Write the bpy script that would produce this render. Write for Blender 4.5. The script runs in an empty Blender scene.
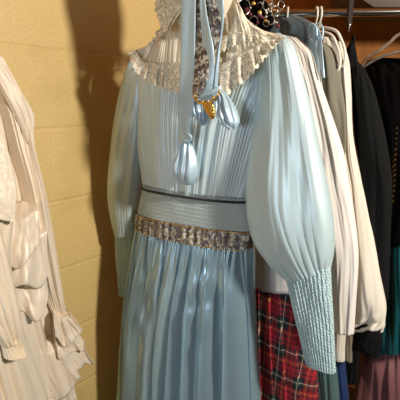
import bpy, bmesh, math, random
from mathutils import Vector, noise, Matrix
random.seed(7)
PI = math.pi
C = bpy.context.scene.collection
sc = bpy.context.scene

# ------------------------------------------------------------------ camera
CAM = Vector((0, 0, 1.45)); PITCH = math.atan(100/400); F = 400.0
cd = bpy.data.cameras.new('camera'); cam = bpy.data.objects.new('camera', cd); C.objects.link(cam)
cam.location = CAM; cam.rotation_euler = (PI/2-PITCH, 0, 0)
cd.sensor_width = 36; cd.lens = 36; cd.clip_start = .02
sc.camera = cam
FW = Vector((0, math.cos(PITCH), -math.sin(PITCH))); UPV = Vector((0, math.sin(PITCH), math.cos(PITCH)))
def ray(px, py): return FW + Vector((1, 0, 0))*((px-200)/F) + UPV*((200-py)/F)

class Fr:
    """vertical plane a garment hangs in: origin on the rail, yaw turns its right side to the viewer"""
    def __init__(s, x, y, yaw):
        a = math.radians(yaw); s.O = Vector((x, y, 0)); s.U = Vector((math.cos(a), -math.sin(a), 0)); s.N = Vector((-math.sin(a), -math.cos(a), 0))
    def p(s, px, py, off=0.0):
        d = ray(px, py); o = s.O + s.N*off
        t = (o-CAM).dot(s.N)/d.dot(s.N)
        return CAM + d*t

# ------------------------------------------------------------------ materials
def newmat(name):
    m = bpy.data.materials.new(name); m.use_nodes = True
    nt = m.node_tree; b = nt.nodes['Principled BSDF']; return m, nt, b
def N(nt, t, **kw):
    n = nt.nodes.new(t)
    for k, v in kw.items():
        if k in n.inputs: n.inputs[k].default_value = v
        else: setattr(n, k, v)
    return n
def ramp(nt, fac, stops, interp='LINEAR'):
    r = nt.nodes.new('ShaderNodeValToRGB'); r.color_ramp.interpolation = interp
    e = r.color_ramp.elements
    while len(e) < len(stops): e.new(.5)
    for k, (p, c) in enumerate(stops): e[k].position = p; e[k].color = (*c, 1)
    nt.links.new(fac, r.inputs[0]); return r.outputs[0]
def math_n(nt, op, a, b=None, c=None):
    n = nt.nodes.new('ShaderNodeMath'); n.operation = op
    for i, v in enumerate((a, b, c)):
        if v is None: continue
        if isinstance(v, (int, float)): n.inputs[i].default_value = v
        else: nt.links.new(v, n.inputs[i])
    return n.outputs[0]
def uvs(nt):
    u = nt.nodes.new('ShaderNodeUVMap'); u.uv_map = 'UVMap'
    s = nt.nodes.new('ShaderNodeSeparateXYZ'); nt.links.new(u.outputs[0], s.inputs[0])
    return u.outputs[0], s.outputs[0], s.outputs[1]
def bump(nt, b, h, strength=.3, dist=.002):
    n = nt.nodes.new('ShaderNodeBump'); n.inputs['Strength'].default_value = strength; n.inputs['Distance'].default_value = dist
    nt.links.new(h, n.inputs['Height']); nt.links.new(n.outputs[0], b.inputs['Normal'])
def noise_t(nt, vec, scale, detail=3):
    n = nt.nodes.new('ShaderNodeTexNoise'); n.inputs['Scale'].default_value = scale; n.inputs['Detail'].default_value = detail
    if vec is not None: nt.links.new(vec, n.inputs['Vector'])
    return n.outputs['Fac']
def objc(nt): return nt.nodes.new('ShaderNodeTexCoord').outputs['Object']

def cloth(name, col, rough=.8, var=.12, spec=.3, sheen=.2, bs=.25, scale=400, metallic=0, col2=None):
    m, nt, b = newmat(name)
    c = objc(nt); f = noise_t(nt, c, 9, 4)
    d = col2 or tuple(x*(1-var) for x in col)
    nt.links.new(ramp(nt, f, [(.3, d), (.7, col)]), b.inputs['Base Color'])
    b.inputs['Roughness'].default_value = rough; b.inputs['Specular IOR Level'].default_value = spec
    b.inputs['Sheen Weight'].default_value = sheen; b.inputs['Metallic'].default_value = metallic
    bump(nt, b, noise_t(nt, c, scale, 2), bs, .0006)
    return m
def satin(name, col, rough=.33, metallic=.35, wr=.35):
    m, nt, b = newmat(name)
    c = objc(nt)
    mp = N(nt, 'ShaderNodeMapping'); mp.inputs['Scale'].default_value = (1, 1, .25); nt.links.new(c, mp.inputs[0])
    f = noise_t(nt, mp.outputs[0], 30, 5)
    nt.links.new(ramp(nt, f, [(.3, tuple(x*.9 for x in col)), (.7, col)]), b.inputs['Base Color'])
    b.inputs['Roughness'].default_value = rough; b.inputs['Metallic'].default_value = metallic
    b.inputs['Specular IOR Level'].default_value = .6; b.inputs['Sheen Weight'].default_value = .1
    bump(nt, b, f, wr, .004)
    return m
def smocked(name, col, pu, pv, strength=1.0, rough=.55, metallic=.1):
    m, nt, b = newmat(name)
    uv, u, v = uvs(nt)
    zz = math_n(nt, 'PINGPONG', math_n(nt, 'MULTIPLY', v, 1/pv), 1)
    uu = math_n(nt, 'ADD', math_n(nt, 'MULTIPLY', u, 1/pu), math_n(nt, 'MULTIPLY', zz, .45))
    a = math_n(nt, 'ABSOLUTE', math_n(nt, 'SINE', math_n(nt, 'MULTIPLY', uu, PI)))
    c2 = math_n(nt, 'ABSOLUTE', math_n(nt, 'SINE', math_n(nt, 'MULTIPLY', v, PI/pv)))
    h = math_n(nt, 'ADD', math_n(nt, 'MULTIPLY', a, .75), math_n(nt, 'MULTIPLY', c2, .25))
    nt.links.new(ramp(nt, h, [(.15, tuple(x*.68 for x in col)), (.6, col)]), b.inputs['Base Color'])
    b.inputs['Roughness'].default_value = rough; b.inputs['Metallic'].default_value = metallic
    bump(nt, b, h, strength, .0022)
    return m
def lace(name, col, dark, holes=.0, scale=130, rough=.75):
    m, nt, b = newmat(name)
    uv, u, v = uvs(nt)
    mp = N(nt, 'ShaderNodeMapping'); nt.links.new(uv, mp.inputs[0])
    vo = N(nt, 'ShaderNodeTexVoronoi', feature='DISTANCE_TO_EDGE'); vo.inputs['Scale'].default_value = scale; nt.links.new(uv, vo.inputs['Vector'])
    v2 = N(nt, 'ShaderNodeTexVoronoi'); v2.inputs['Scale'].default_value = scale*.42; nt.links.new(uv, v2.inputs['Vector'])
    nn = noise_t(nt, uv, scale*.5, 4)
    flower = math_n(nt, 'LESS_THAN', v2.outputs['Distance'], .36)
    thread = math_n(nt, 'LESS_THAN', vo.outputs['Distance'], .11)
    solid = math_n(nt, 'MAXIMUM', flower, thread)
    h = math_n(nt, 'ADD', math_n(nt, 'MULTIPLY', solid, .7), math_n(nt, 'MULTIPLY', nn, .6))
    nt.links.new(ramp(nt, h, [(.22, dark), (.95, col)]), b.inputs['Base Color'])
    b.inputs['Roughness'].default_value = rough
    bump(nt, b, h, .5, .0012)
    if holes > 0:
        al = math_n(nt, 'MAXIMUM', solid, 1-holes)
        nt.links.new(al, b.inputs['Alpha'])
    return m

M = {}
M['blue'] = satin('pale_blue_satin', (.42, .62, .74), .25, .6, .22)
M['bodice'] = satin('pale_blue_matte_satin', (.60, .72, .76), .42, .2, .06)
M['sleeve'] = satin('sleeve_satin', (.54, .69, .74), .38, .2, .07)
M['smock'] = smocked('smocked_blue', (.60, .72, .73), .0042, .0050, 1.0)
M['cuff'] = smocked('smocked_cuff', (.50, .68, .73), .0052, .0060, .8)
M['ribbon'] = satin('ribbon_satin', (.50, .67, .79), .36, .25, .3)
M['lace'] = lace('cream_lace', (.90, .82, .65), (.68, .59, .43), 0, 170)
M['lace_open'] = lace('open_lace', (.93, .87, .71), (.70, .61, .46), .4, 190)
M['pleat'] = cloth('cream_pleated_voile', (.76, .68, .55), .75, .2)
M['white_satin'] = satin('ivory_satin', (.87, .77, .64), .42, .12, .25)
M['cream_satin'] = satin('cream_satin', (.88, .77, .61), .42, .12, .3)
M['cream_lace'] = lace('ivory_lace_panel', (.90, .82, .69), (.76, .66, .52), 0, 200)
M['black_piping'] = cloth('black_piping', (.012, .012, .016), .6)
M['white_cotton'] = cloth('white_cotton', (.80, .76, .72), .85)
M['offwhite'] = cloth('off_white_linen', (.72, .67, .58), .85, .1, bs=.4)
M['sage'] = cloth('grey_green_wool', (.20, .19, .145), .9)
M['taupe'] = cloth('taupe', (.20, .165, .12), .9)
M['black'] = cloth('black_wool', (.006, .0063, .0066), .9, .2, .15, 0)
M['black_lace'] = cloth('black_velvet', (.0025, .002, .002), .95, .2, .08, 0)
M['steel'] = satin('steel_blue_satin', (.075, .11, .135), .5, .1, .3)
M['green_skirt'] = satin('grey_green_satin', (.09, .16, .16), .5, .1)
M['navy'] = satin('navy_satin', (.02, .045, .15), .4, .2)
M['teal'] = satin('teal_satin', (.0, .09, .11), .4, .2, .5)
M['mauve'] = satin('mauve_satin', (.22, .085, .09), .5, .1, .4)

def metal(name, col, rough=.2):
    m, nt, b = newmat(name); b.inputs['Metallic'].default_value = 1; b.inputs['Roughness'].default_value = rough
    c = objc(nt); nt.links.new(ramp(nt, noise_t(nt, c, 60), [(.3, tuple(x*.8 for x in col)), (.7, col)]), b.inputs['Base Color']); return m
M['chrome'] = metal('chrome', (.5, .49, .48), .16)
M['gold'] = metal('gold', (.85, .52, .12), .3)
M['silver'] = metal('silver', (.6, .58, .56), .3)
def plastic(name, col, rough=.35, trans=0):
    m, nt, b = newmat(name); c = objc(nt)
    nt.links.new(ramp(nt, noise_t(nt, c, 40), [(.3, tuple(x*.93 for x in col)), (.7, col)]), b.inputs['Base Color'])
    b.inputs['Roughness'].default_value = rough; b.inputs['Transmission Weight'].default_value = trans; return m
M['plastic'] = plastic('white_plastic', (.75, .70, .60))
M['clear'] = plastic('clear_plastic', (.8, .78, .72), .1, .8)
M['strap'] = plastic('dark_brown_strap', (.012, .005, .003), .8)
M['garnet'] = plastic('garnet_bead', (.10, .01, .02), .15)
M['card'] = plastic('cardboard', (.45, .27, .12), .9)

# brocade
def brocade(name, per=.03):
    m, nt, b = newmat(name); uv, u, v = uvs(nt)
    vo = N(nt, 'ShaderNodeTexVoronoi'); vo.inputs['Scale'].default_value = 190; nt.links.new(uv, vo.inputs['Vector'])
    su = math_n(nt, 'ABSOLUTE', math_n(nt, 'SINE', math_n(nt, 'MULTIPLY', u, PI/per)))
    h = math_n(nt, 'ADD', math_n(nt, 'MULTIPLY', su, .45), vo.outputs['Color'])
    nn = noise_t(nt, uv, 300, 3)
    k = math_n(nt, 'ADD', math_n(nt, 'MULTIPLY', h, .46), math_n(nt, 'MULTIPLY', nn, .4))
    nt.links.new(ramp(nt, k, [(.0, (.015, .012, .02)), (.28, (.04, .035, .06)), (.38, (.16, .08, .035)), (.46, (.13, .15, .19)), (.56, (.32, .24, .14)), (.65, (.64, .62, .54))], 'CONSTANT'), b.inputs['Base Color'])
    b.inputs['Roughness'].default_value = .5; b.inputs['Metallic'].default_value = .25
    bump(nt, b, k, .6, .001); return m
M['brocade'] = brocade('brown_brocade')
# tartan
def tartan():
    m, nt, b = newmat('red_tartan'); uv, u, v = uvs(nt)
    P = .078
    K = (.012, .012, .018); R = (.38, .010, .025); G = (.02, .05, .045); Wh = (.75, .70, .55); Y = (.55, .38, .10)
    def stripes(x):
        f = math_n(nt, 'FRACT', math_n(nt, 'MULTIPLY', x, 1/P))
        return ramp(nt, f, [(0, R), (.10, K), (.15, R), (.24, K), (.38, G), (.44, Wh), (.465, G), (.54, K), (.70, R), (.79, Y), (.81, R), (.90, K), (.95, R)], 'CONSTANT')
    mx = N(nt, 'ShaderNodeMix', data_type='RGBA'); tw = math_n(nt, 'GREATER_THAN', math_n(nt, 'SINE', math_n(nt, 'MULTIPLY', math_n(nt, 'ADD', u, v), 2*PI/.0022)), 0)
    nt.links.new(tw, mx.inputs['Factor']); nt.links.new(stripes(u), mx.inputs['A']); nt.links.new(stripes(v), mx.inputs['B'])
    nt.links.new(mx.outputs['Result'], b.inputs['Base Color']); b.inputs['Roughness'].default_value = .85
    return m
M['tartan'] = tartan()
# block wall: uv in metres along the wall and up
def blockwall():
    m, nt, b = newmat('yellow_painted_block'); uv, u, v = uvs(nt)
    vf = math_n(nt, 'PINGPONG', math_n(nt, 'SUBTRACT', v, WALL_J), .1)        # 0 at joints, every 0.2 m
    joint_h = math_n(nt, 'LESS_THAN', vf, .0035)
    row = math_n(nt, 'FLOOR', math_n(nt, 'MULTIPLY', math_n(nt, 'SUBTRACT', v, WALL_J), 5))
    uo = math_n(nt, 'ADD', math_n(nt, 'MULTIPLY', u, 1), math_n(nt, 'MULTIPLY', row, .2))
    uf = math_n(nt, 'PINGPONG', math_n(nt, 'SUBTRACT', uo, .13), .2)
    jh = N(nt, 'ShaderNodeMapRange', interpolation_type='SMOOTHSTEP'); nt.links.new(vf, jh.inputs[0]); jh.inputs[1].default_value = .001; jh.inputs[2].default_value = .0065
    jv = N(nt, 'ShaderNodeMapRange', interpolation_type='SMOOTHSTEP'); nt.links.new(uf, jv.inputs[0]); jv.inputs[1].default_value = .0; jv.inputs[2].default_value = .004; jv.inputs[3].default_value = .93
    j = math_n(nt, 'MINIMUM', jh.outputs[0], jv.outputs[0])
    big = noise_t(nt, uv, 5, 3); fine = noise_t(nt, uv, 150, 5)
    vo = N(nt, 'ShaderNodeTexVoronoi'); vo.inputs['Scale'].default_value = 60; nt.links.new(uv, vo.inputs['Vector'])
    pit = N(nt, 'ShaderNodeMapRange'); nt.links.new(vo.outputs['Distance'], pit.inputs[0]); pit.inputs[1].default_value = .0; pit.inputs[2].default_value = .13
    pz = math_n(nt, 'MAXIMUM', pit.outputs[0], math_n(nt, 'GREATER_THAN', big, .42))
    h = math_n(nt, 'ADD', math_n(nt, 'MULTIPLY', j, .8), math_n(nt, 'ADD', math_n(nt, 'MULTIPLY', fine, .5), math_n(nt, 'MULTIPLY', pz, .5)))
    base = ramp(nt, big, [(.3, (.62, .46, .18)), (.5, (.70, .53, .225)), (.7, (.69, .50, .21))])
    mx = N(nt, 'ShaderNodeMix', data_type='RGBA', blend_type='MULTIPLY'); mx.inputs['Factor'].default_value = 1
    nt.links.new(base, mx.inputs['A']); nt.links.new(ramp(nt, fine, [(.35, (.90, .90, .86)), (.6, (1, 1, 1))]), mx.inputs['B'])
    nt.links.new(mx.outputs['Result'], b.inputs['Base Color']); b.inputs['Roughness'].default_value = .55
    bump(nt, b, h, .4, .004); return m
WALL_J = 1.577 % .2
M['wall'] = blockwall()
def plywood():
    m, nt, b = newmat('orange_brown_board'); c = objc(nt)
    mp = N(nt, 'ShaderNodeMapping'); mp.inputs['Scale'].default_value = (6, 6, .7); nt.links.new(c, mp.inputs[0])
    f = noise_t(nt, mp.outputs[0], 3, 5)
    nt.links.new(ramp(nt, f, [(.3, (.20, .068, .010)), (.5, (.28, .10, .016)), (.7, (.33, .125, .022))]), b.inputs['Base Color'])
    b.inputs['Roughness'].default_value = .65; b.inputs['Specular IOR Level'].default_value = .2; bump(nt, b, f, .15, .003); return m
M['board'] = plywood()
def darkwood():
    m, nt, b = newmat('dark_wood'); c = objc(nt)
    mp = N(nt, 'ShaderNodeMapping'); mp.inputs['Scale'].default_value = (.6, 6, 6); nt.links.new(c, mp.inputs[0])
    nt.links.new(ramp(nt, noise_t(nt, mp.outputs[0], 8, 4), [(.3, (.03, .014, .008)), (.7, (.06, .03, .015))]), b.inputs['Base Color'])
    b.inputs['Roughness'].default_value = .6; return m
M['darkwood'] = darkwood()
def concrete():
    m, nt, b = newmat('grey_concrete'); c = objc(nt)
    nt.links.new(ramp(nt, noise_t(nt, c, 6, 6), [(.3, (.10, .085, .07)), (.7, (.17, .15, .12))]), b.inputs['Base Color']); b.inputs['Roughness'].default_value = .8; return m
M['concrete'] = concrete()

# ------------------------------------------------------------------ objects
def link(name, me, mat, parent=None, smooth=True):
    o = bpy.data.objects.new(name, me); C.objects.link(o)
    if mat: me.materials.append(M[mat] if isinstance(mat, str) else mat)
    if smooth:
        for p in me.polygons: p.use_smooth = True
    if parent:
        o.parent = parent; o.matrix_parent_inverse = Matrix.Translation(-parent.location)
    return o
def thing(name, label, cat, loc, group=None):
    o = bpy.data.objects.new(name, None); C.objects.link(o); o.location = loc; o.empty_display_size = .05
    o['label'] = label; o['category'] = cat
    if group: o['group'] = group
    return o
def tag(o, label, cat, group=None):
    o['label'] = label; o['category'] = cat
    if group: o['group'] = group
    return o
def struct(o): o['kind'] = 'structure'; return o

def cat_i(pts, t):
    """catmull-rom over list of tuples, t in 0..1"""
    n = len(pts)-1; x = min(max(t, 0), 1)*n; i = min(int(x), n-1); f = x-i
    p0 = pts[max(i-1, 0)]; p1 = pts[i]; p2 = pts[i+1]; p3 = pts[min(i+2, n)]
    r = []
    for a, b, c, d in zip(p0, p1, p2, p3):
        r.append(.5*((2*b)+(-a+c)*f+(2*a-5*b+4*c-d)*f*f+(-a+3*b-3*c+d)*f**3))
    return r
def nz(x, y=0, z=0): return noise.noise(Vector((x, y, z)))
def ridge(x):
    """rounded crests, narrow valleys"""
    return math.sqrt(abs(math.sin(PI*x))+.02)

def grid_mesh(name, grid, uvg, closed_u, caps=False):
    nv = len(grid); nu = len(grid[0])
    vs = [p for r in grid for p in r]; fs = []; uvf = []
    m = nu if closed_u else nu-1
    for j in range(nv-1):
        for i in range(m):
            i2 = (i+1) % nu
            fs.append((j*nu+i, j*nu+i2, (j+1)*nu+i2, (j+1)*nu+i))
            uvf += [uvg[j][i], uvg[j][i2], uvg[j+1][i2], uvg[j+1][i]]
    if caps:
        for j, rev in ((0, False), (nv-1, True)):
            idx = [j*nu+i for i in range(nu)]
            c = sum((vs[k] for k in idx), Vector())/nu; vs.append(c); ci = len(vs)-1
            for i in range(nu):
                a, b_ = idx[i], idx[(i+1) % nu]
                fs.append((ci, b_, a) if not rev else (ci, a, b_)); uvf += [(0, 0)]*3
    me = bpy.data.meshes.new(name); me.from_pydata([tuple(v) for v in vs], [], fs)
    ul = me.uv_layers.new(name='UVMap'); k = 0
    for p in me.polygons:
        for li in p.loop_indices: ul.data[li].uv = uvf[k]; k += 1
    me.update()
    bm = bmesh.new(); bm.from_mesh(me); bmesh.ops.recalc_face_normals(bm, faces=bm.faces); bm.to_mesh(me); bm.free()
    return me

def tube(name, mat, rows, fr, fold=None, nu=120, nv=60, parent=None, caps=True, zend=None, flare=0.0, off=0.0, power=2.4, tilt=None):
    """closed cloth volume; rows = (xl, yl, xr, yr, half_thickness) in photo pixels, hung in plane fr"""
    W = []
    for (xl, yl, xr, yr, T) in rows:
        L = fr.p(xl, yl, off); R = fr.p(xr, yr, off); W.append((*L, *R, T))
    if zend is not None:
        l = W[-1]; n = 3; z0 = (l[2]+l[5])/2; 
        prev = W[-2]
        for k in range(1, n+1):
            z = z0+(zend-z0)*k/n; e = flare*(z0-z)
            L = Vector(l[:3])-fr.U*e; R = Vector(l[3:6])+fr.U*e
            W.append((L.x, L.y, z, R.x, R.y, z, l[6]*(1+.6*k/n)))
    # resample rows evenly by height so folds stay even
    grid = []; uvg = []
    for j in range(nv+1):
        v = j/nv; q = cat_i(W, v); L = Vector(q[:3]); R = Vector(q[3:6]); T = q[6]
        row = []; uvr = []; w = (R-L).length
        nb = max(nu//3, 12)
        for i in range(nu+1):
            a = i/nu; s = .35*(.5-.5*math.cos(PI*a))+.65*a
            pr = (max(0, 1-abs(2*s-1)**power))**.5
            f, side = 0, 0
            if fold:
                r = fold(s, v); f, side = r if isinstance(r, tuple) else (r, 0)
            e = min(1, pr*1.4)
            row.append(L.lerp(R, s)+fr.N*(T*pr+f*e)+fr.U*side*e)
            uvr.append((s*w*1.15, -(L.z*(1-s)+R.z*s)))
        for i in range(1, nb):
            s = 1-i/nb; pr = (max(0, 1-abs(2*s-1)**power))**.5
            f = 0
            if fold:
                r = fold(1-s, v); f = (r[0] if isinstance(r, tuple) else r)*.6
            row.append(L.lerp(R, s)-fr.N*(T*pr+f*min(1, pr*1.4)))
            uvr.append((-s*w, -(L.z*(1-s)+R.z*s)))
        grid.append(row); uvg.append(uvr)
    me = grid_mesh(name, grid, uvg, True, caps)
    return link(name, me, mat, parent)

def sheet(name, mat, A, B, fr, off, nu=60, nv=20, parent=None, thick=.0012, post=None):
    """cloth surface between two photo curves A (v=0) and B (v=1); off(s,v) its distance in front of plane fr"""
    grid = []; uvg = []; 
    pa = fr.p(*A[0], 0)
    La = sum((fr.p(*A[i+1])-fr.p(*A[i])).length for i in range(len(A)-1)); Lb = sum((fr.p(*B[i+1])-fr.p(*B[i])).length for i in range(len(B)-1))
    Ls = max(La, Lb)
    for j in range(nv+1):
        v = j/nv; row = []; uvr = []
        for i in range(nu+1):
            s = i/nu; a = cat_i(A, s); b = cat_i(B, s)
            if post: x, y = post(s, v, a, b)
            else: x = a[0]+(b[0]-a[0])*v; y = a[1]+(b[1]-a[1])*v
            o = off(s, v) if callable(off) else off
            row.append(fr.p(x, y, o)); d = (fr.p(*b)-fr.p(*a)).length
            uvr.append((s*Ls, v*d))
        grid.append(row); uvg.append(uvr)
    me = grid_mesh(name, grid, uvg, False)
    o = link(name, me, mat, parent)
    md = o.modifiers.new('thickness', 'SOLIDIFY'); md.thickness = thick; md.offset = 0
    return o

def wire(name, mat, pts, r, parent=None, seg=10, closed=False, sub=8, taper=None):
    """smooth tube through 3-D points"""
    P = []
    if closed:
        n = len(pts)
        for i in range(n):
            for k in range(sub):
                f = k/sub; p0, p1, p2, p3 = (Vector(pts[(i+d) % n]) for d in (-1, 0, 1, 2))
                P.append(.5*((2*p1)+(-p0+p2)*f+(2*p0-5*p1+4*p2-p3)*f*f+(-p0+3*p1-3*p2+p3)*f**3))
    else:
        m = (len(pts)-1)*sub
        P = [Vector(cat_i([tuple(p) for p in pts], k/m)) for k in range(m+1)]
    grid = []; uvg = []; up = Vector((.3, .2, .93)); n = len(P)
    for k in range(n):
        a = P[(k-1) % n] if closed or k > 0 else P[k]; b = P[(k+1) % n] if closed or k < n-1 else P[k]
        t = (b-a).normalized(); x = t.cross(up).normalized(); y = t.cross(x).normalized(); up = -y if (-y).dot(up) > 0 else y
        x = t.cross(up).normalized(); y = x.cross(t)
        rr = r*(taper(k/(n-1)) if taper else 1)
        grid.append([P[k]+(x*math.cos(2*PI*i/seg)+y*math.sin(2*PI*i/seg))*rr for i in range(seg)]); uvg.append([(i/seg, k/n) for i in range(seg)])
    if closed: grid.append(grid[0]); uvg.append(uvg[0])
    me = grid_mesh(name, grid, uvg, True, not closed)
    if closed:
        bm = bmesh.new(); bm.from_mesh(me); bmesh.ops.remove_doubles(bm, verts=bm.verts, dist=1e-6); bm.to_mesh(me); bm.free()
    return link(name, me, mat, parent)
def ball(name, mat, p, r, parent=None, scale=(1, 1, 1)):
    bm = bmesh.new(); bmesh.ops.create_icosphere(bm, subdivisions=3, radius=r)
    for v in bm.verts:
        v.co = Vector((v.co.x*scale[0], v.co.y*scale[1], v.co.z*scale[2]))*(1+.03*nz(v.co.x*200, v.co.y*200, v.co.z*200))+Vector(p)
    me = bpy.data.meshes.new(name); bm.to_mesh(me); bm.free(); return link(name, me, mat, parent)
def prism(name, mat, quad, z0, z1, parent=None):
    bm = bmesh.new(); lo = [bm.verts.new((x, y, z0)) for x, y in quad]; hi = [bm.verts.new((x, y, z1)) for x, y in quad]
    bm.faces.new(lo); bm.faces.new(hi); n = len(quad)
    for i in range(n): bm.faces.new((lo[i], lo[(i+1) % n], hi[(i+1) % n], hi[i]))
    bmesh.ops.recalc_face_normals(bm, faces=bm.faces)
    uv = bm.loops.layers.uv.new('UVMap')
    q0 = Vector(quad[0]); d = (Vector(quad[1])-q0).normalized()
    for f in bm.faces:
        for l in f.loops: l[uv].uv = ((Vector((l.vert.co.x, l.vert.co.y))-q0).dot(d), l.vert.co.z)
    me = bpy.data.meshes.new(name); bm.to_mesh(me); bm.free()
    return link(name, me, mat, parent, False)
def garment_thing(name, label, cat, fr, z=0.0, group=None):
    return thing(name, label, cat, (fr.O.x, fr.O.y, z), group)

# ------------------------------------------------------------------ room
wd = Vector((.656, .755)); w0 = Vector((-.40, 1.07))
wa = w0-wd*1.6; wb = w0+wd*.62; nn_ = Vector((-.755, .656))
we = wb+Vector((1.6, -.12))
struct(prism('wall_left', 'wall', [wa, wb, wb+nn_*.15, wa+nn_*.15], 0, 2.45))
struct(prism('wall_back', 'board', [wb, we, we+Vector((.01, .12)), wb+Vector((.01, .12))], 0, 2.45))
struct(prism('floor', 'concrete', [(-2.2, -1.6), (2.4, -1.6), (2.4, 2.2), (-2.2, 2.2)], -.05, 0))
struct(prism('ceiling', 'board', [(-2.2, -1.6), (2.4, -1.6), (2.4, 2.2), (-2.2, 2.2)], 2.45, 2.5))

# ------------------------------------------------------------------ rail
RA = Fr(0, .98, 4).p(178, 15); RB = Fr(0, .98, 4).p(400, 12); rd = (RB-RA)
def rail_at(x): return RA+rd*((x-RA.x)/rd.x)
rail = thing('clothes_rail', 'chrome clothes rail running behind the hanger tops at upper right', 'clothes rail', tuple(RA))
wire('pole', 'chrome', [RA, rail_at(.25), RB, RB+rd*.45], .0085, rail, 20)
ball('end_cap', 'chrome', RA, .0115, rail)
for x, w in ((rail_at(0.02).x, .006), (Fr(0, .95, 4).p(353.5, 14).x, .0045)):
    p = rail_at(x)
    me = prism('hanging_strap', 'strap', [(x-w, p.y-.013), (x+w, p.y-.013), (x+w, p.y-.0095), (x-w, p.y-.0095)], p.z-.03, 2.45, rail)
    wire('strap_buckle', 'chrome', [(x, p.y-.014, p.z-.018), (x-.001, p.y-.016, p.z-.028), (x, p.y-.013, p.z-.042)], .0020, rail)
# dark shelf above
s1 = Fr(0, 1.22, 6)
pa, pb = s1.p(338, -8), s1.p(372, 7)
bm = bmesh.new(); sh = [s1.p(355, -60), s1.p(357, -4), s1.p(374, 7), s1.p(500, 7), s1.p(500, -60)]
f = [bm.verts.new(p) for p in sh]; g = [bm.verts.new(p+Vector((0, .22, 0))) for p in sh]
bm.faces.new(f); bm.faces.new(g)
for i in range(5): bm.faces.new((f[i], f[(i+1) % 5], g[(i+1) % 5], g[i]))
bmesh.ops.recalc_face_normals(bm, faces=bm.faces); me = bpy.data.meshes.new('shelf'); bm.to_mesh(me); bm.free()
tag(link('shelf', me, 'darkwood', None, False), 'dark wooden shelf end above the rail in the top right corner', 'shelf')

# ------------------------------------------------------------------ hangers
def hanger(name, label, fr, half, drop, mat, r, rail_x, neck_px=None, group=None):
    p = rail_at(rail_x); t = thing(name, label, 'hanger', tuple(p), group)
    n = Vector((p.x, p.y, p.z-.045)); U = fr.U
    wire('shoulder_bar', mat, [n-U*half-Vector((0, 0, drop)), n-U*half*.55-Vector((0, 0, drop*.35)), n-U*.02, n+U*.02, n+U*half*.55-Vector((0, 0, drop*.35)), n+U*half-Vector((0, 0, drop)),
          n+U*half*.8-Vector((0, 0, drop*1.25)), n-Vector((0, 0, drop*1.2)), n-U*half*.8-Vector((0, 0, drop*1.25))], r, t, 10, True)
    R = .0125; c = Vector((p.x, p.y, p.z)); B = fr.N
    pts = [n, n+Vector((0, 0, .018))]+[c+B*(-math.sin(a)*R)*-1+Vector((0, 0, -math.cos(a)*R)) for a in (0.5, 1.3, 2.1, 2.9, 3.7, 4.5)]
    wire('hook', 'chrome', pts, .0014, t, 8)
    return t

# ------------------------------------------------------------------ THE BLUE DRESS
D = Fr(0, .95, 35)
dress = garment_thing('blue_gown', 'pale blue satin gown with smocked waist, brocade band and balloon sleeves, facing forward', 'dress', D)
def bodice_fold(s, v):
    q = .5+(s-.5)*(1.0+.55*v)
    a = .0026*(.35+.65*min(1, v*2))
    side = 1 if s > .5 else -1
    w = q*34+1.8*nz(q*6, v*1.5)
    f = a*.9*(ridge(w)-.6)*max(.15, .75+1.1*nz(q*9, v*1.1, 7))
    f += .0055*nz(q*8, v*1.2, 3)+.0035*nz(q*22, v*1.4, 5)
    return f
tube('bodice', 'bodice', [(150, 42, 268, 32, .010), (137, 62, 287, 42, .028), (136, 90, 286, 70, .038), (137, 125, 272, 110, .042), (140, 155, 261, 155, .042), (144, 186, 249, 200, .036)], D, bodice_fold, 420, 90, dress)
SW = tube('smocked_waist', 'smock', [(144, 184, 249, 198, .036), (142, 195, 250, 210, .036), (138, 214, 252, 233, .037)], D, lambda s, v: 0.0*s+.003*nz(s*6, v*2), 260, 30, dress)
# piping: cord following the waist front, and its white ruched heading
def along(rowL, rowR, T, n=40, extra=0, power=2.4, wob=0):
    L = D.p(*rowL); R = D.p(*rowR); pts = []
    for i in range(n+1):
        s = i/n; pr = (max(0, 1-abs(2*s-1)**power))**.5
        pts.append(L.lerp(R, s)+D.N*(T*pr+extra)+Vector((0, 0, wob*math.sin(s*2*PI*24))))
    return pts
wire('waist_piping', 'black_piping', along((143.5, 187), (249.5, 201.5), .037, 40, .004), .0030, SW, 8, False, 3)
wire('ruched_heading', 'smock', along((143.5, 183.5), (249.5, 197.5), .037, 40, .001, wob=.0004), .0016, SW, 8, False, 3)
BB = tube('brocade_band', 'brocade', [(137, 212, 252.5, 231, .0395), (136, 220, 253, 240, .040), (136, 228, 253.5, 250, .041)], D, lambda s, v: .0012*math.sin(2*PI*19*s)+.003*nz(s*6, 2+v), 200, 16, dress)
def skirt_fold(s, v):
    g = min(1, v*3.2)
    q = s+.035*nz(s*3.2, v*1.6)+.012*nz(s*9, v*3, 8)
    a = .0035+.024*min(1, v*3.0)
    f = a*(ridge(q*8.5+.15*math.sin(v*4+s*9))-.6)
    f += .0065*(.4+.6*g)*nz(q*24, v*1.6, 2)
    f += .0022*(1-g)*math.sin(2*PI*q*30)
    f += .0062*g*nz(s*11, v*13, 6)*max(.15, .5+nz(s*5, v*3, 9))*1.6
    return f, .007*g*math.sin(2*PI*q*8.5+1)*1.6
tube('skirt', 'blue', [(136, 226, 253.5, 248, .038), (133, 250, 254, 272, .046), (129, 290, 255, 300, .056), (125, 340, 257, 345, .064), (121, 400, 260, 400, .072)], D, skirt_fold, 620, 190, dress, zend=.18, flare=.09)
for ya, yb in ((212.5, 231.5), (228, 249.5)):
    wire('gold_edging', 'gold', along((137, ya), (253, yb), .0405, 60, .0022), .0009, BB, 6, False, 2, lambda t: 1+.6*math.sin(t*380))
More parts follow.
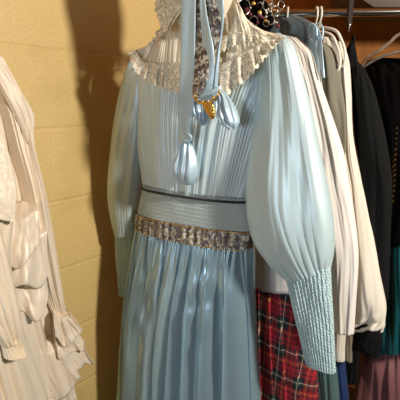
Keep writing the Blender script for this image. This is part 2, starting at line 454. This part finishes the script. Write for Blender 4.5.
# sleeves
def sleeveR(s, v):
    top = .0022*(1-min(1, v*1.7))*ridge(s*11+1.2*nz(s*4, v*2))*max(0, .7+nz(s*6, v*2, 3))
    bot = max(0, (v-.62)/.38)**1.3
    f = top+bot*.0055*(ridge(s*9.5+1.1*nz(s*5, v*2))-.5)+.013*nz(s*2.6+2, v*2.4+1)+.005*nz(s*5+v*2, v*2.4, 4)+.0007*nz(s*18, v*6, 4)
    return f
SL = tube('sleeve', 'sleeve', [(256, 34, 280, 33, .004), (256, 43, 292, 42, .011), (258, 66, 300, 65, .018), (256, 105, 310, 103, .026), (251, 150, 319, 146, .032), (247, 195, 328, 187, .038), (253, 236, 334, 224, .040), (269, 262, 334, 250, .036), (286, 280, 331, 268, .024)], D, sleeveR, 220, 110, dress, off=.026)
tube('cuff', 'cuff', [(286, 278, 331, 266, .021), (291, 300, 332, 292, .017), (298, 330, 334, 325, .015), (306, 363, 336, 373, .014)], D, lambda s, v: .0012*math.sin(2*PI*13*s)+.0035*math.sin(v*3)*nz(s*3, v*3), 120, 50, SL, off=.030)
SL = tube('sleeve', 'sleeve', [(140, 50, 152, 48, .008), (129, 66, 151, 64, .020), (122, 90, 150, 88, .028), (116, 122, 147, 122, .034), (112.5, 160, 143, 160, .036), (111, 195, 139, 195, .034), (113, 220, 136, 219, .026), (116, 236, 134, 236, .018)], D, lambda s, v: sleeveR(s, v)*.8, 120, 100, dress, off=-.004)
tube('cuff', 'cuff', [(116, 234, 134, 235, .016), (116, 255, 134, 256, .013), (118, 275, 131, 276, .012), (119.5, 295, 127, 296, .011)], D, lambda s, v: .001*math.sin(2*PI*8*s), 80, 40, SL, off=-.004)
# lace collar: pleated voile cape with ruffled lace trim, left and right halves
def scal(n, amp):
    def post(s, v, a, b):
        k = v+amp*(abs(math.sin(PI*n*s))-.5)*max(0, v-.5)*2
        return a[0]+(b[0]-a[0])*k, a[1]+(b[1]-a[1])*k
    return post
LA = [(150, 45), (158, 36), (166, 22), (174, 6), (188, -6)]; LB = [(130, 52), (137, 70), (152, 79), (169, 85), (188, 88)]
RA_ = [(212, -6), (222, -8), (232, -6), (240, 6), (247, 19), (262, 30), (276, 34)]; RB_ = [(210, 96), (224, 90), (240, 78), (254, 66), (266, 53), (275, 44), (284, 38)]
def mixc(A, B, k):
    return [tuple(cat_i(A, i/12)[d]*(1-k)+cat_i(B, i/12)[d]*k for d in (0, 1)) for i in range(13)]
col = dress
CL = sheet('collar', 'pleat', LA, LB, D, lambda s, v: .052+.012*v+.0025*ridge(s*14+1.5*nz(s*3, v))*(.3+v)+.007*nz(s*5, v*2), 170, 30, col)
CR = sheet('collar', 'lace', RA_, RB_, D, lambda s, v: .054+.014*v*(1-.5*s)+.0012*ridge(s*9+nz(s*3, v)*2)*(.3+v)+.009*nz(s*5+9, v*2)+.002*nz(s*22, v*8), 170, 40, col)
for A, B, n, sd in ((LA, LB, 17, 0), (RA_, RB_, 20, 5)):
    T0 = mixc(A, B, .72); T1 = mixc(A, B, 1.06)
    sheet('lace_trim', 'lace_open', T0, T1, D, lambda s, v, n=n, sd=sd: .074+.006*v*(.6+math.sin(2*PI*n*.36*s+5*nz(s*5, sd)))+.004*v*nz(s*14, v, sd), 240, 20, CR if sd else CL, post=scal(n*.8, .16))
    T0 = mixc(A, B, .45); T1 = mixc(A, B, .60)
    sheet('lace_trim', 'lace_open', T0, T1, D, lambda s, v, n=n, sd=sd: .073+.003*v*(.6+math.sin(2*PI*n*.4*s+4*nz(s*6, sd))), 200, 8, CR if sd else CL, post=scal(n, .2)) if sd else None

# ------------------------------------------------------------------ BONNET
BN = D
bon = thing('lace_bonnet', 'cream lace bonnet with pale blue ribbons hung over the blue gown collar', 'bonnet', tuple(D.p(200, -40, .08)))
tube('crown', 'pleat', [(172, -85, 228, -85, .02), (156, -70, 246, -70, .06), (150, -38, 248, -38, .07), (160, -12, 239, -12, .06), (170, 5, 234, 5, .05), (184, 30, 226, 25, .03)], D, lambda s, v: .003*ridge(s*14)+.006*nz(s*4, v*3), 160, 50, bon, off=.045)  # unseen upper rows widened to cast a broader shadow on the wall
sheet('brim_ruffle', 'lace_open', [(150, -20), (154, 0), (154, 10), (158, 20), (161, 31)], [(192, -20), (187, 0), (180, 8), (172, 20), (166, 33)], D, lambda s, v: .085+.012*v+.003*math.sin(2*PI*7*s)*(1-v), 90, 24, bon,
      post=lambda s, v, a, b: (a[0]+(b[0]-a[0])*v+2.2*(1-v)*abs(math.sin(PI*6*s)), a[1]+(b[1]-a[1])*v))
sheet('brim_ruffle', 'lace', [(162, -20), (160, 0), (158, 14), (160, 24), (163, 30)], [(194, -20), (190, 0), (184, 8), (176, 18), (167, 33)], D, lambda s, v: .082+.012*v, 60, 12, bon)
wire('curled_edge', 'lace', [D.p(165, 25, .08), D.p(160, 30, .085), D.p(157, 33, .09), D.p(157, 38, .085), D.p(153, 40, .08), D.p(152, 44, .08)], .0035, bon, 8, False, 6, lambda t: .8+.35*math.sin(t*20))
sheet('brocade_panel', 'brocade', [(193, -15), (195, 20), (195, 60), (192, 94)], [(219, -15), (221, 20), (217, 48), (202, 96)], D, lambda s, v: .098+.003*math.sin(v*PI), 60, 16, bon)
def rib(A, B, o0, o1, ph=0, name='ribbon'):
    return sheet(name, 'ribbon', A, B, D, lambda s, v: o0+(o1-o0)*s+.0010*math.sin(v*PI)+.0008*math.sin(v*PI*2+ph+s*4)+.003*nz(s*4, v*.4, ph), 80, 14, bon)
rib([(181, -20), (181, 20), (180.5, 60), (179, 95), (178, 118), (186, 142)], [(196, -20), (195.5, 20), (195, 60), (195, 95), (192, 125), (190, 143)], .112, .076)
rib([(199, -20), (200, 10), (202, 40), (200, 72), (194, 98)], [(203, -20), (207, 15), (214, 52), (213, 82), (206, 102)], .114, .090, 1)
rib([(213, -20), (217, 5), (221, 22), (217, 52), (212, 85)], [(222, -20), (224, 5), (223.5, 22), (220, 52), (217, 95)], .112, .088, 2)
# puffs at the ribbon ends
def puff(rows, off, seed):
    return tube('ribbon_puff', 'ribbon', rows, D, lambda s, v: .0028*math.sin(2*PI*(3.5*s)+seed+2*v)*math.sin(PI*min(1, v*1.1))+.006*nz(s*3+seed, v*4), 90, 60, bon, off=off)
puff([(185, 133, 190, 133, .003), (183, 140, 191, 140, .005), (179, 150, 194, 150, .012), (175, 162, 197, 162, .018), (175, 174, 197.5, 174, .018), (180, 182, 195, 181, .012), (186, 185, 191, 185, .004)], .066, 1)
puff([(217, 92, 222, 90, .003), (217, 96, 226, 93, .006), (217, 106, 232, 102, .013), (218, 116, 237, 113, .016), (222, 124, 239, 122, .014), (229, 130, 236, 129, .005)], .082, 4)
puff([(192, 99, 199, 99, .004), (193, 105, 205, 104, .009), (194, 113, 209, 112, .013), (197, 120, 208, 119, .010), (201, 126, 205, 125, .004)], .076, 7)
tube('ribbon_knot', 'ribbon', [(206, 90, 221, 86, .004), (200, 92, 221, 90, .007), (193, 95, 217, 95, .009), (192, 98, 212, 99, .006), (193, 100, 205, 101, .003)], D, lambda s, v: .002*math.sin(9*s+5*v), 60, 30, bon, off=.09)
wire('ribbon_knot', 'ribbon', [D.p(184, 131, .078), D.p(189, 134, .081), D.p(191, 139, .078), D.p(184, 141, .078)], .0035, bon)
# brooch
br = thing('brooch', 'gold brooch with a long leaf drop pinned at the bonnet ribbon knot', 'brooch', tuple(D.p(207, 100, .10)))
wire('rim', 'gold', [D.p(194, 97, .100), D.p(200, 103, .105), D.p(209, 102, .106), D.p(216, 97, .104), D.p(220, 92, .100)], .0024, br, 8, False, 6, lambda t: 1+.3*math.sin(t*40))
for i in range(7):
    t = i/6; q = cat_i([(195, 96), (200, 101), (208, 101), (215, 96), (219, 91)], t)
    ball('stone', 'silver' if i % 2 else 'gold', D.p(q[0], q[1], .108), .0026, br)
tube('leaf', 'gold', [(202, 101, 207, 101, .002), (203, 105, 212, 103, .0035), (205, 110, 214, 108, .0035), (208, 115, 215, 114, .003), (211, 119, 214, 119, .001)], D, lambda s, v: .0012*math.sin(v*40+abs(s-.5)*14), 40, 40, br, off=.104)
# hanger inside the gown
hanger('gown_hanger', 'hanger holding the pale blue satin gown, mostly hidden beneath its bonnet', D, .15, .055, 'plastic', .0035, .0)

# ------------------------------------------------------------------ GARMENTS ON THE RAIL (left to right)
def gen(seed, n, a, b=.004):
    return lambda s, v: a*(ridge(s*n+.9*nz(s*4, v*1.5, seed))-.5)*max(.1, .7+1.2*nz(s*3, v*1.3, seed+5))+b*nz(s*4+seed, v*3)+b*.6*nz(s*12, v*2.2, seed)
def soft(seed, b=.006):
    return lambda s, v: b*nz(s*2.2+seed, v*2.6)+b*.5*nz(s*6+v*2, v*3, seed)+b*.18*nz(s*14, v*9, seed)
# steel blue bodice
Fs = Fr(.192, .97, 46)
st = garment_thing('steel_blue_bodice', 'steel blue satin bodice with pale ribbon loops, hung behind the blue gown shoulder', 'bodice', Fs)
tube('body', 'steel', [(268, 20, 292, 14, .006), (262, 27, 308, 20, .014), (258, 38, 319, 30, .018), (256, 60, 320, 52, .02), (256, 120, 322, 110, .02), (256, 200, 322, 190, .02)], Fs, soft(2, .008), 100, 50, st)
sheet('ribbon', 'ribbon', [(312, 24), (314, 38), (318, 56), (323, 78)], [(317, 24), (321, 36), (323, 56), (325, 78)], Fs, lambda s, v: .026+.002*math.sin(v*4+s*6), 40, 8, st)
wire('ribbon_loop', 'ribbon', [Fs.p(313, 42, .027), Fs.p(309, 33, .027), Fs.p(311, 24, .027), Fs.p(316, 27, .03), Fs.p(317, 36, .03)], .0022, st)
wire('ribbon_loop', 'ribbon', [Fs.p(318, 40, .027), Fs.p(316, 30, .027), Fs.p(319, 23, .027), Fs.p(323, 29, .03), Fs.p(322, 40, .03)], .0018, st)
# white blouse
Fb = Fr(.165, .97, 45)
bl = garment_thing('white_blouse', 'white cotton blouse with long sleeve hanging above the red tartan skirt', 'blouse', Fb)
tube('body', 'white_cotton', [(262, 34, 282, 34, .008), (254, 40, 300, 44, .020), (250, 70, 312, 76, .026), (247, 130, 316, 130, .028), (246, 200, 318, 200, .028), (246, 287, 318, 292, .03)], Fb, soft(5, .012), 120, 70, bl, off=-.012)
tube('sleeve', 'white_cotton', [(280, 34, 298, 38, .008), (288, 46, 311, 52, .018), (296, 72, 318, 76, .020), (304, 106, 328, 106, .022), (311, 150, 342, 150, .024), (316, 185, 348, 182, .025), (322, 220, 354, 217, .025), (326, 258, 358, 256, .024), (326, 298, 356, 300, .022), (329, 328, 354, 334, .018)], Fb, soft(8, .013), 110, 90, bl, off=.004)
# tartan skirt under the blouse
Ft = Fr(.155, .96, 38)
def kilt(s, v): return .007*((s*7+.15*nz(v*2)) % 1.0)-.003+.003*nz(s*5, v*3)
tag(tube('tartan_skirt', 'tartan', [(236, 284, 306, 289, .022), (236, 310, 309, 310, .026), (235, 350, 314, 350, .030), (234, 400, 319, 400, .034)], Ft, kilt, 320, 80, None, zend=.45, flare=.05, off=-.024), 'red and black tartan skirt hanging below the white blouse', 'skirt')
# second cream cuff garment
Fc = Fr(.215, .985, 48)
cs = garment_thing('cream_shirt', 'cream shirt behind the white blouse, only its plain cuff end showing lower', 'shirt', Fc)
tube('sleeve', 'offwhite', [(312, 60, 322, 62, .01), (316, 120, 330, 124, .016), (326, 200, 345, 204, .016), (331, 290, 347, 292, .014), (331, 345, 345.5, 350, .012), (332, 358, 345, 361, .010)], Fc, soft(3, .005), 80, 70, cs, off=-.006)
# grey green vest
Fg = Fr(.24, .985, 49)
gv = garment_thing('grey_green_shirt', 'drab grey green shirt between the white blouse and the off-white jacket', 'shirt', Fg)
tube('body', 'sage', [(304, 38, 322, 42, .008), (302, 46, 334, 52, .014), (302, 80, 342, 86, .016), (304, 110, 346, 118, .016), (306, 140, 346, 150, .014), (306, 170, 340, 175, .012), (308, 230, 349, 235, .014)], Fg, soft(11, .010), 90, 60, gv)
tube('sleeve', 'taupe', [(340, 230, 350, 232, .008), (343, 290, 352, 292, .010), (344, 330, 353, 332, .010), (345, 358, 352, 362, .008)], Fg, gen(1, 2, .002), 50, 40, gv)
# off-white jacket
Fj = Fr(.285, .985, 52)
jk = garment_thing('off_white_jacket', 'off-white jacket with a turned black cuff hanging beside the black jacket', 'jacket', Fj)
tube('body', 'offwhite', [(322, 36, 334, 38, .006), (318, 46, 345, 56, .010), (318, 90, 348, 96, .012), (320, 140, 350, 150, .014), (322, 220, 358, 230, .018), (324, 300, 362, 310, .02), (326, 315, 362, 320, .02)], Fj, soft(14), 90, 70, jk, off=-.01)
def jsleeve(s, v): return .010*nz(s*2.6, v*3)+.004*nz(s*7+v*3, v*5)+(.010*math.sin(v*62+s*7+2*nz(s*4, v*9))*max(0, min(1, (v-.84)*9))*(1 if v < .97 else .5))
SJ = tube('sleeve', 'offwhite', [(334, 40, 342, 42, .006), (341, 58, 348, 62, .010), (343, 90, 350, 92, .012), (344, 130, 352, 128, .015), (345, 155, 355, 152, .018), (349, 180, 360, 178, .020), (350, 205, 366, 203, .022), (353, 250, 375, 248, .024), (355, 290, 382, 288, .024), (356, 308, 385.5, 306, .022), (353, 320, 385, 322, .019), (352, 328, 383, 332, .016)], Fj, jsleeve, 110, 130, jk, off=.010)
tube('cuff', 'black', [(351, 320, 383, 325, .017), (350, 334, 382.5, 338, .018), (350, 341, 381, 349, .017), (351, 344, 378, 358, .015)], Fj, soft(44, .006), 60, 16, SJ, off=.010)
# black jacket
Fk = Fr(.335, .975, 55)
bk = garment_thing('black_jacket', 'plain black wool jacket on the rail behind the off-white jacket', 'jacket', Fk)
tube('body', 'black', [(347, 57, 358, 62, .006), (343, 66, 366, 73, .016), (342, 100, 376, 105, .02), (342, 160, 382, 160, .022), (340, 240, 380, 240, .024), (338, 320, 370, 320, .02), (338, 350, 360, 350, .014), (338, 382, 358, 384, .014)], Fk, soft(17, .008), 90, 70, bk, off=-.008)
tube('sleeve', 'black', [(354, 63, 363, 68, .006), (354, 76, 371, 84, .014), (358, 110, 379, 112, .02), (360, 150, 387, 150, .022), (362, 190, 391, 188, .022), (364, 235, 390, 235, .020), (365, 300, 388, 300, .018)], Fk, soft(19, .007), 80, 70, bk, off=.014)
tube('neck_loop', 'black', [(352, 35, 355, 35, .002), (350, 43, 355, 43, .004), (345.5, 52, 356, 52, .008), (344, 66, 358, 66, .012)], Fk, gen(21, 2, .001), 40, 24, bk, off=-.008)
# black evening dress
Fd = Fr(.425, .965, 50)
bd = garment_thing('black_beaded_dress', 'black velvet dress with gold beaded edge at the right end of the rail', 'dress', Fd)
tube('body', 'black_lace', [(374, 58, 396, 58, .006), (365, 64, 420, 60, .014), (364, 84, 440, 74, .024), (370, 140, 445, 130, .028), (374, 200, 440, 195, .028), (374, 245, 440, 235, .026)], Fd, soft(23, .010), 110, 60, bd, off=-.02)
for k in range(15):
    y = 128+k*5.2; x = 397.5-k*.28
    p = Fd.p(x, y, .014); q = Fd.p(x-3.4, y+2, .013)
    wire('bead_link', 'gold', [p, (p+q)/2+Vector((0, -.002, .002)), q, (p+q)/2-Vector((0, 0, .004))], .0008, bd, 6, True, 4)
ch = thing('clear_hanger', 'clear plastic hanger carrying the black beaded dress at the right edge', 'hanger', tuple(Fd.p(410, 34)))
wire('shoulder_bar', 'clear', [Fd.p(*q, .004) for q in ((362, 67), (367, 58), (378, 51), (390, 42), (398, 35), (410, 34), (440, 50), (440, 58), (405, 52), (390, 54), (376, 59))], .0034, ch, 10, True)
wire('bar_rib', 'gold', [Fd.p(*q, .010) for q in ((361, 66), (366, 60), (374, 56), (384, 50))], .0012, ch)
p = Fd.p(410, 34); q = rail_at(p.x+.01)
wire('hook', 'chrome', [p, p.lerp(q, .5)+Vector((0, -.006, -.006)), q+Vector((0, -.0125, -.003)), q+Vector((0, -.006, .011)), q+Vector((0, .007, .011)), q+Vector((0, .0125, .001))], .0016, ch)
# teal, mauve skirts and the pieces low down
tl = tag(tube('teal_dress', 'teal', [(378, 180, 420, 175, .016), (375, 215, 440, 210, .026), (372, 260, 445, 255, .03), (371, 310, 450, 305, .032), (372, 352, 450, 345, .03)], Fr(.44, 1.03, 45), gen(26, 4, .008, .014), 120, 70), 'shiny teal satin skirt hanging at the right edge below the black velvet', 'dress')
tag(tube('mauve_skirt', 'mauve', [(360, 318, 425, 305, .014), (358, 350, 440, 340, .026), (356, 378, 450, 370, .034), (352, 410, 460, 410, .038)], Fr(.40, 1.12, 40), gen(29, 2.6, .010, .030), 140, 60, zend=.35, flare=.06), 'dusky mauve satin skirt in the lower right corner behind the teal one', 'skirt')
tag(tube('grey_green_skirt', 'green_skirt', [(300, 300, 330, 300, .012), (304, 340, 335, 340, .016), (307, 370, 337, 370, .018), (309, 410, 340, 410, .02)], Fr(.21, 1.02, 42), gen(31, 4, .007), 90, 50, zend=.4, flare=.05), 'muted grey green satin skirt between the tartan and the navy one', 'skirt')
tag(tube('navy_skirt', 'navy', [(326, 320, 340, 320, .008), (328, 345, 343, 345, .010), (331, 375, 346, 375, .013), (333, 410, 349, 410, .015)], Fr(.255, 1.03, 48), gen(33, 3, .006), 70, 50, zend=.4, flare=.03), 'narrow navy blue satin skirt showing below the cream cuff', 'skirt')
fc = Fr(.36, 1.2, 30)
a_, b_ = fc.p(341, 384), fc.p(372, 382)
tag(prism('carton', 'card', [(a_.x, a_.y), (b_.x, b_.y), (b_.x+.05, b_.y+.12), (a_.x+.05, a_.y+.12)], 0, a_.z), 'small brown cardboard carton standing below the black jacket', 'box')

# white tubular hangers (two nested)
Fh = Fr(.262, .985, 52)
def tub_hanger(label, dx, dy, off):
    pts = [Fh.p(x+dx, y+dy, off) for x, y in ((300, 30), (314, 28), (326, 28), (336, 31), (341, 39), (345, 52), (343, 66), (332, 62), (320, 56), (306, 50))]
    c = sum(pts, Vector())/len(pts); t = thing('tubular_hanger', label, 'hanger', tuple(c), 'white tubular hangers')
    wire('shoulder_bar', 'plastic', pts, .0032, t, 10, True)
    p = rail_at(pts[2].x-.01); top = pts[2]
    wire('hook', 'plastic', [pts[1].lerp(pts[2], .5), Vector((p.x, p.y, p.z-.022)), Vector((p.x, p.y-.011, p.z-.006)), Vector((p.x, p.y-.006, p.z+.0105)), Vector((p.x, p.y+.006, p.z+.0105)), Vector((p.x, p.y+.0125, p.z))], .002, t)
tub_hanger('white tubular hanger, the larger outer one of the nested pair above the grey green shirt', 0, 0, .012)
tub_hanger('white tubular hanger, the inner lower one of the nested pair above the grey green shirt', -5, 4, .016)
tag(wire('hanger_hook', 'plastic', [rail_at(.195)+Vector(q) for q in ((.002, 0, -.04), (0, -.004, -.022), (-.002, -.0125, -.004), (0, -.006, .011), (0, .006, .011), (0, .0125, 0))], .0018), 'pale hanger hook over the rail just above the steel blue bodice', 'hanger')

# ------------------------------------------------------------------ jewelled headpieces hung by the rail
Fx = Fr(.09, .93, 25)
hp = thing('jewelled_headpiece', 'dark headpiece with silver wire loops and garnet beads hung on the rail beside the bonnet', 'headpiece', tuple(Fx.p(262, 12, 0)))
tube('velvet_band', 'black_lace', [(238, 0, 262, -4, .006), (240, 8, 268, 4, .012), (244, 16, 272, 14, .014), (250, 24, 274, 24, .010), (256, 30, 270, 31, .005)], Fx, gen(40, 4, .004), 70, 40, hp, off=0)
random.seed(11)
for cx, cy, r in ((244, 7, 8), (268, 5, 6.5), (276, 11, 5), (264, 14, 4), (271, 20, 4.5), (254, 21, 5), (281, 5, 4), (260, 6, 3.5), (266, 23, 3.5)):
    wire('wire_loop', 'silver', [Fx.p(cx+r*math.cos(a)*.8, cy+r*math.sin(a), .018+.008*math.sin(a+cx)) for a in [2*PI*k/7 for k in range(7)]], .0012, hp, 8, True, 6)
for k in range(22):
    x = 244+random.random()*34; y = 2+random.random()*24
    ball('bead', ('garnet', 'silver', 'garnet', 'silver', 'gold')[k % 5], Fx.p(x, y, .026), .0026+random.random()*.0025, hp)
wire('hook', 'silver', [Fx.p(270, 12, .01), rail_at(.155)+Vector((0, -.016, -.01)), rail_at(.158)+Vector((0, -.008, .013)), rail_at(.160)+Vector((0, .012, .006))], .0014, hp)

# ------------------------------------------------------------------ WHITE GOWNS AT THE LEFT
G = Fr(-.36, .93, -49)
gw = garment_thing('ruffled_ivory_gown', 'ivory satin gown with tiered ruffles and a flounced sleeve, against the block wall', 'dress', G)
tube('body', 'white_satin', [(-90, 20, -30, 40, .02), (-95, 70, -4, 70, .035), (-100, 130, 18, 130, .05), (-100, 190, 30, 190, .055), (-105, 250, 40, 250, .06), (-110, 310, 50, 310, .065), (-110, 360, 62, 350, .07), (-115, 410, 74, 400, .075)], G, gen(51, 9, .020, .020), 240, 110, gw, zend=.3, flare=.05)
tube('sleeve', 'white_satin', [(-30, 45, 2, 58, .012), (-14, 75, 19, 92, .026), (0, 112, 30, 122, .032), (10, 150, 33, 152, .034), (20, 190, 42, 190, .034), (28, 235, 51, 235, .030), (38, 275, 58, 275, .024), (50, 308, 64, 306, .016), (57, 322, 67, 318, .012)], G, gen(53, 2.6, .006, .014), 130, 120, gw, off=.05)
tube('collar_flap', 'white_satin', [(-30, 42, 0, 56, .006), (-16, 62, 14, 80, .008), (-2, 86, 27, 101, .008), (10, 108, 34.5, 117, .008), (20, 126, 33, 133, .006), (26, 142, 30, 146, .003)], G, gen(55, 2, .003), 70, 60, gw, off=.082)
def flounce(A, B, off, n, seed, mat='white_satin', amp=.012, base=.012, sc_=.10):
    return sheet('flounce', mat, A, B, G, lambda s, v: off*(.5+.5*min(1, v*3.5))+base*v+amp*v*math.sin(2*PI*n*s+3*nz(s*3, seed)+seed)+.006*nz(s*9, v*2, seed)+.0025*nz(s*20, v*5, seed), 140, 24, gw,
        post=lambda s, v, a, b: (a[0]+(b[0]-a[0])*v+2*v*math.sin(2*PI*n*s+seed), a[1]+(b[1]-a[1])*v*(1+sc_*math.sin(2*PI*n*s*1.3+seed*2))))
flounce([(-70, 228), (-30, 226), (10, 222), (34, 216), (46, 212)], [(-70, 282), (-30, 278), (4, 286), (30, 292), (50, 272)], .095, 1.6, 1)
flounce([(-70, 262), (-30, 262), (5, 268), (28, 266), (44, 258)], [(-70, 312), (-30, 304), (16, 313), (34, 318), (49, 300)], .080, 1.9, 4)
flounce([(-70, 215), (-30, 212), (6, 205), (24, 200), (38, 196)], [(-70, 262), (-30, 250), (2, 262), (22, 262), (38, 250)], .110, 1.5, 6)
flounce([(52, 306), (57, 309), (62, 310), (67, 309)], [(54, 340), (66, 344), (77, 338), (82, 327)], .074, 1.2, 2, amp=.006)
flounce([(52, 316), (57, 320), (63, 320), (69, 318)], [(58, 358), (70, 355), (80, 352), (86, 342)], .068, 1.2, 3, amp=.006)
flounce([(52, 324), (58, 328), (64, 328), (70, 325)], [(60, 370), (74, 366), (86, 368), (93, 360)], .060, 1.3, 5, amp=.006)
flounce([(10, 335), (30, 335), (45, 335), (58, 332)], [(20, 398), (45, 396), (68, 392), (82, 378)], .066, 1.4, 7, amp=.009)
flounce([(0, 365), (30, 365), (55, 365), (68, 362)], [(10, 430), (45, 425), (65, 418), (77, 402)], .060, 1.6, 9, amp=.009)
# nearer cream gown
G2 = Fr(-.255, .845, -49)
cg = garment_thing('cream_lace_gown', 'cream satin gown with a lace front panel, at the left edge nearest the viewer', 'dress', G2)
tube('body', 'cream_satin', [(-150, 40, -60, 60, .02), (-150, 100, -22, 105, .035), (-150, 150, -2, 150, .045), (-155, 200, 12, 205, .05), (-155, 250, 10, 250, .05), (-160, 300, 14, 300, .055), (-165, 350, 30, 350, .06), (-170, 410, 52, 410, .065)], G2, gen(61, 8, .017, .020), 240, 110, cg, zend=.3, flare=.08)
tube('lace_panel', 'cream_lace', [(-40, 120, -2, 128, .006), (-34, 150, 9, 155, .010), (-26, 185, 16, 190, .012), (-20, 215, 14, 222, .008)], G2, gen(63, 4, .003), 90, 50, cg, off=.052)
SC = tube('sleeve', 'cream_satin', [(-50, 215, -8, 205, .01), (-46, 245, 2, 235, .022), (-40, 275, 9, 268, .028), (-30, 305, 16, 298, .028), (-14, 330, 21, 322, .022), (0, 345, 22, 340, .014)], G2, gen(65, 6, .006, .008), 120, 70, cg, off=.075)
tube('cuff', 'cream_satin', [(0, 342, 22, 338, .015), (2, 350, 23, 346, .014), (4, 358, 25, 354, .018)], G2, lambda s, v: .0015*math.sin(2*PI*12*s), 90, 14, SC, off=.075)

# ------------------------------------------------------------------ light
def area(name, loc, target, size, energy, col):
    d = bpy.data.lights.new(name, 'AREA'); d.shape = 'DISK'; d.size = size; d.energy = energy; d.color = col
    o = bpy.data.objects.new(name, d); C.objects.link(o); o.location = loc
    o.rotation_euler = (Vector(target)-Vector(loc)).to_track_quat('-Z', 'Y').to_euler(); return o
area('room_lamp', (1.02, -.18, 1.88), (-.05, 1.0, 1.4), .13, 35, (1, .91, .78))
area('cool_side_fill', (-.95, -.75, 1.25), (.05, .95, 1.1), .6, 9.0, (.78, .88, 1))  # added cool fill, placed to put highlights on the satin skirt
d = bpy.data.lights.new('warm_top_fill', 'POINT'); d.energy = 1.3; d.color = (1, .58, .28); d.shadow_soft_size = .05  # added fill that turns the upper wall shadows orange; not a real fixture
o = bpy.data.objects.new('warm_top_fill', d); C.objects.link(o); o.location = (.22, 1.25, 2.15)
w = bpy.data.worlds.new('world'); sc.world = w; w.use_nodes = True
w.node_tree.nodes['Background'].inputs[0].default_value = (1, .82, .62, 1); w.node_tree.nodes['Background'].inputs[1].default_value = .05
sc.view_settings.view_transform = 'Standard'; sc.view_settings.look = 'None'; sc.view_settings.gamma = 1; sc.view_settings.use_curve_mapping = False
sc.view_settings.exposure = -.08
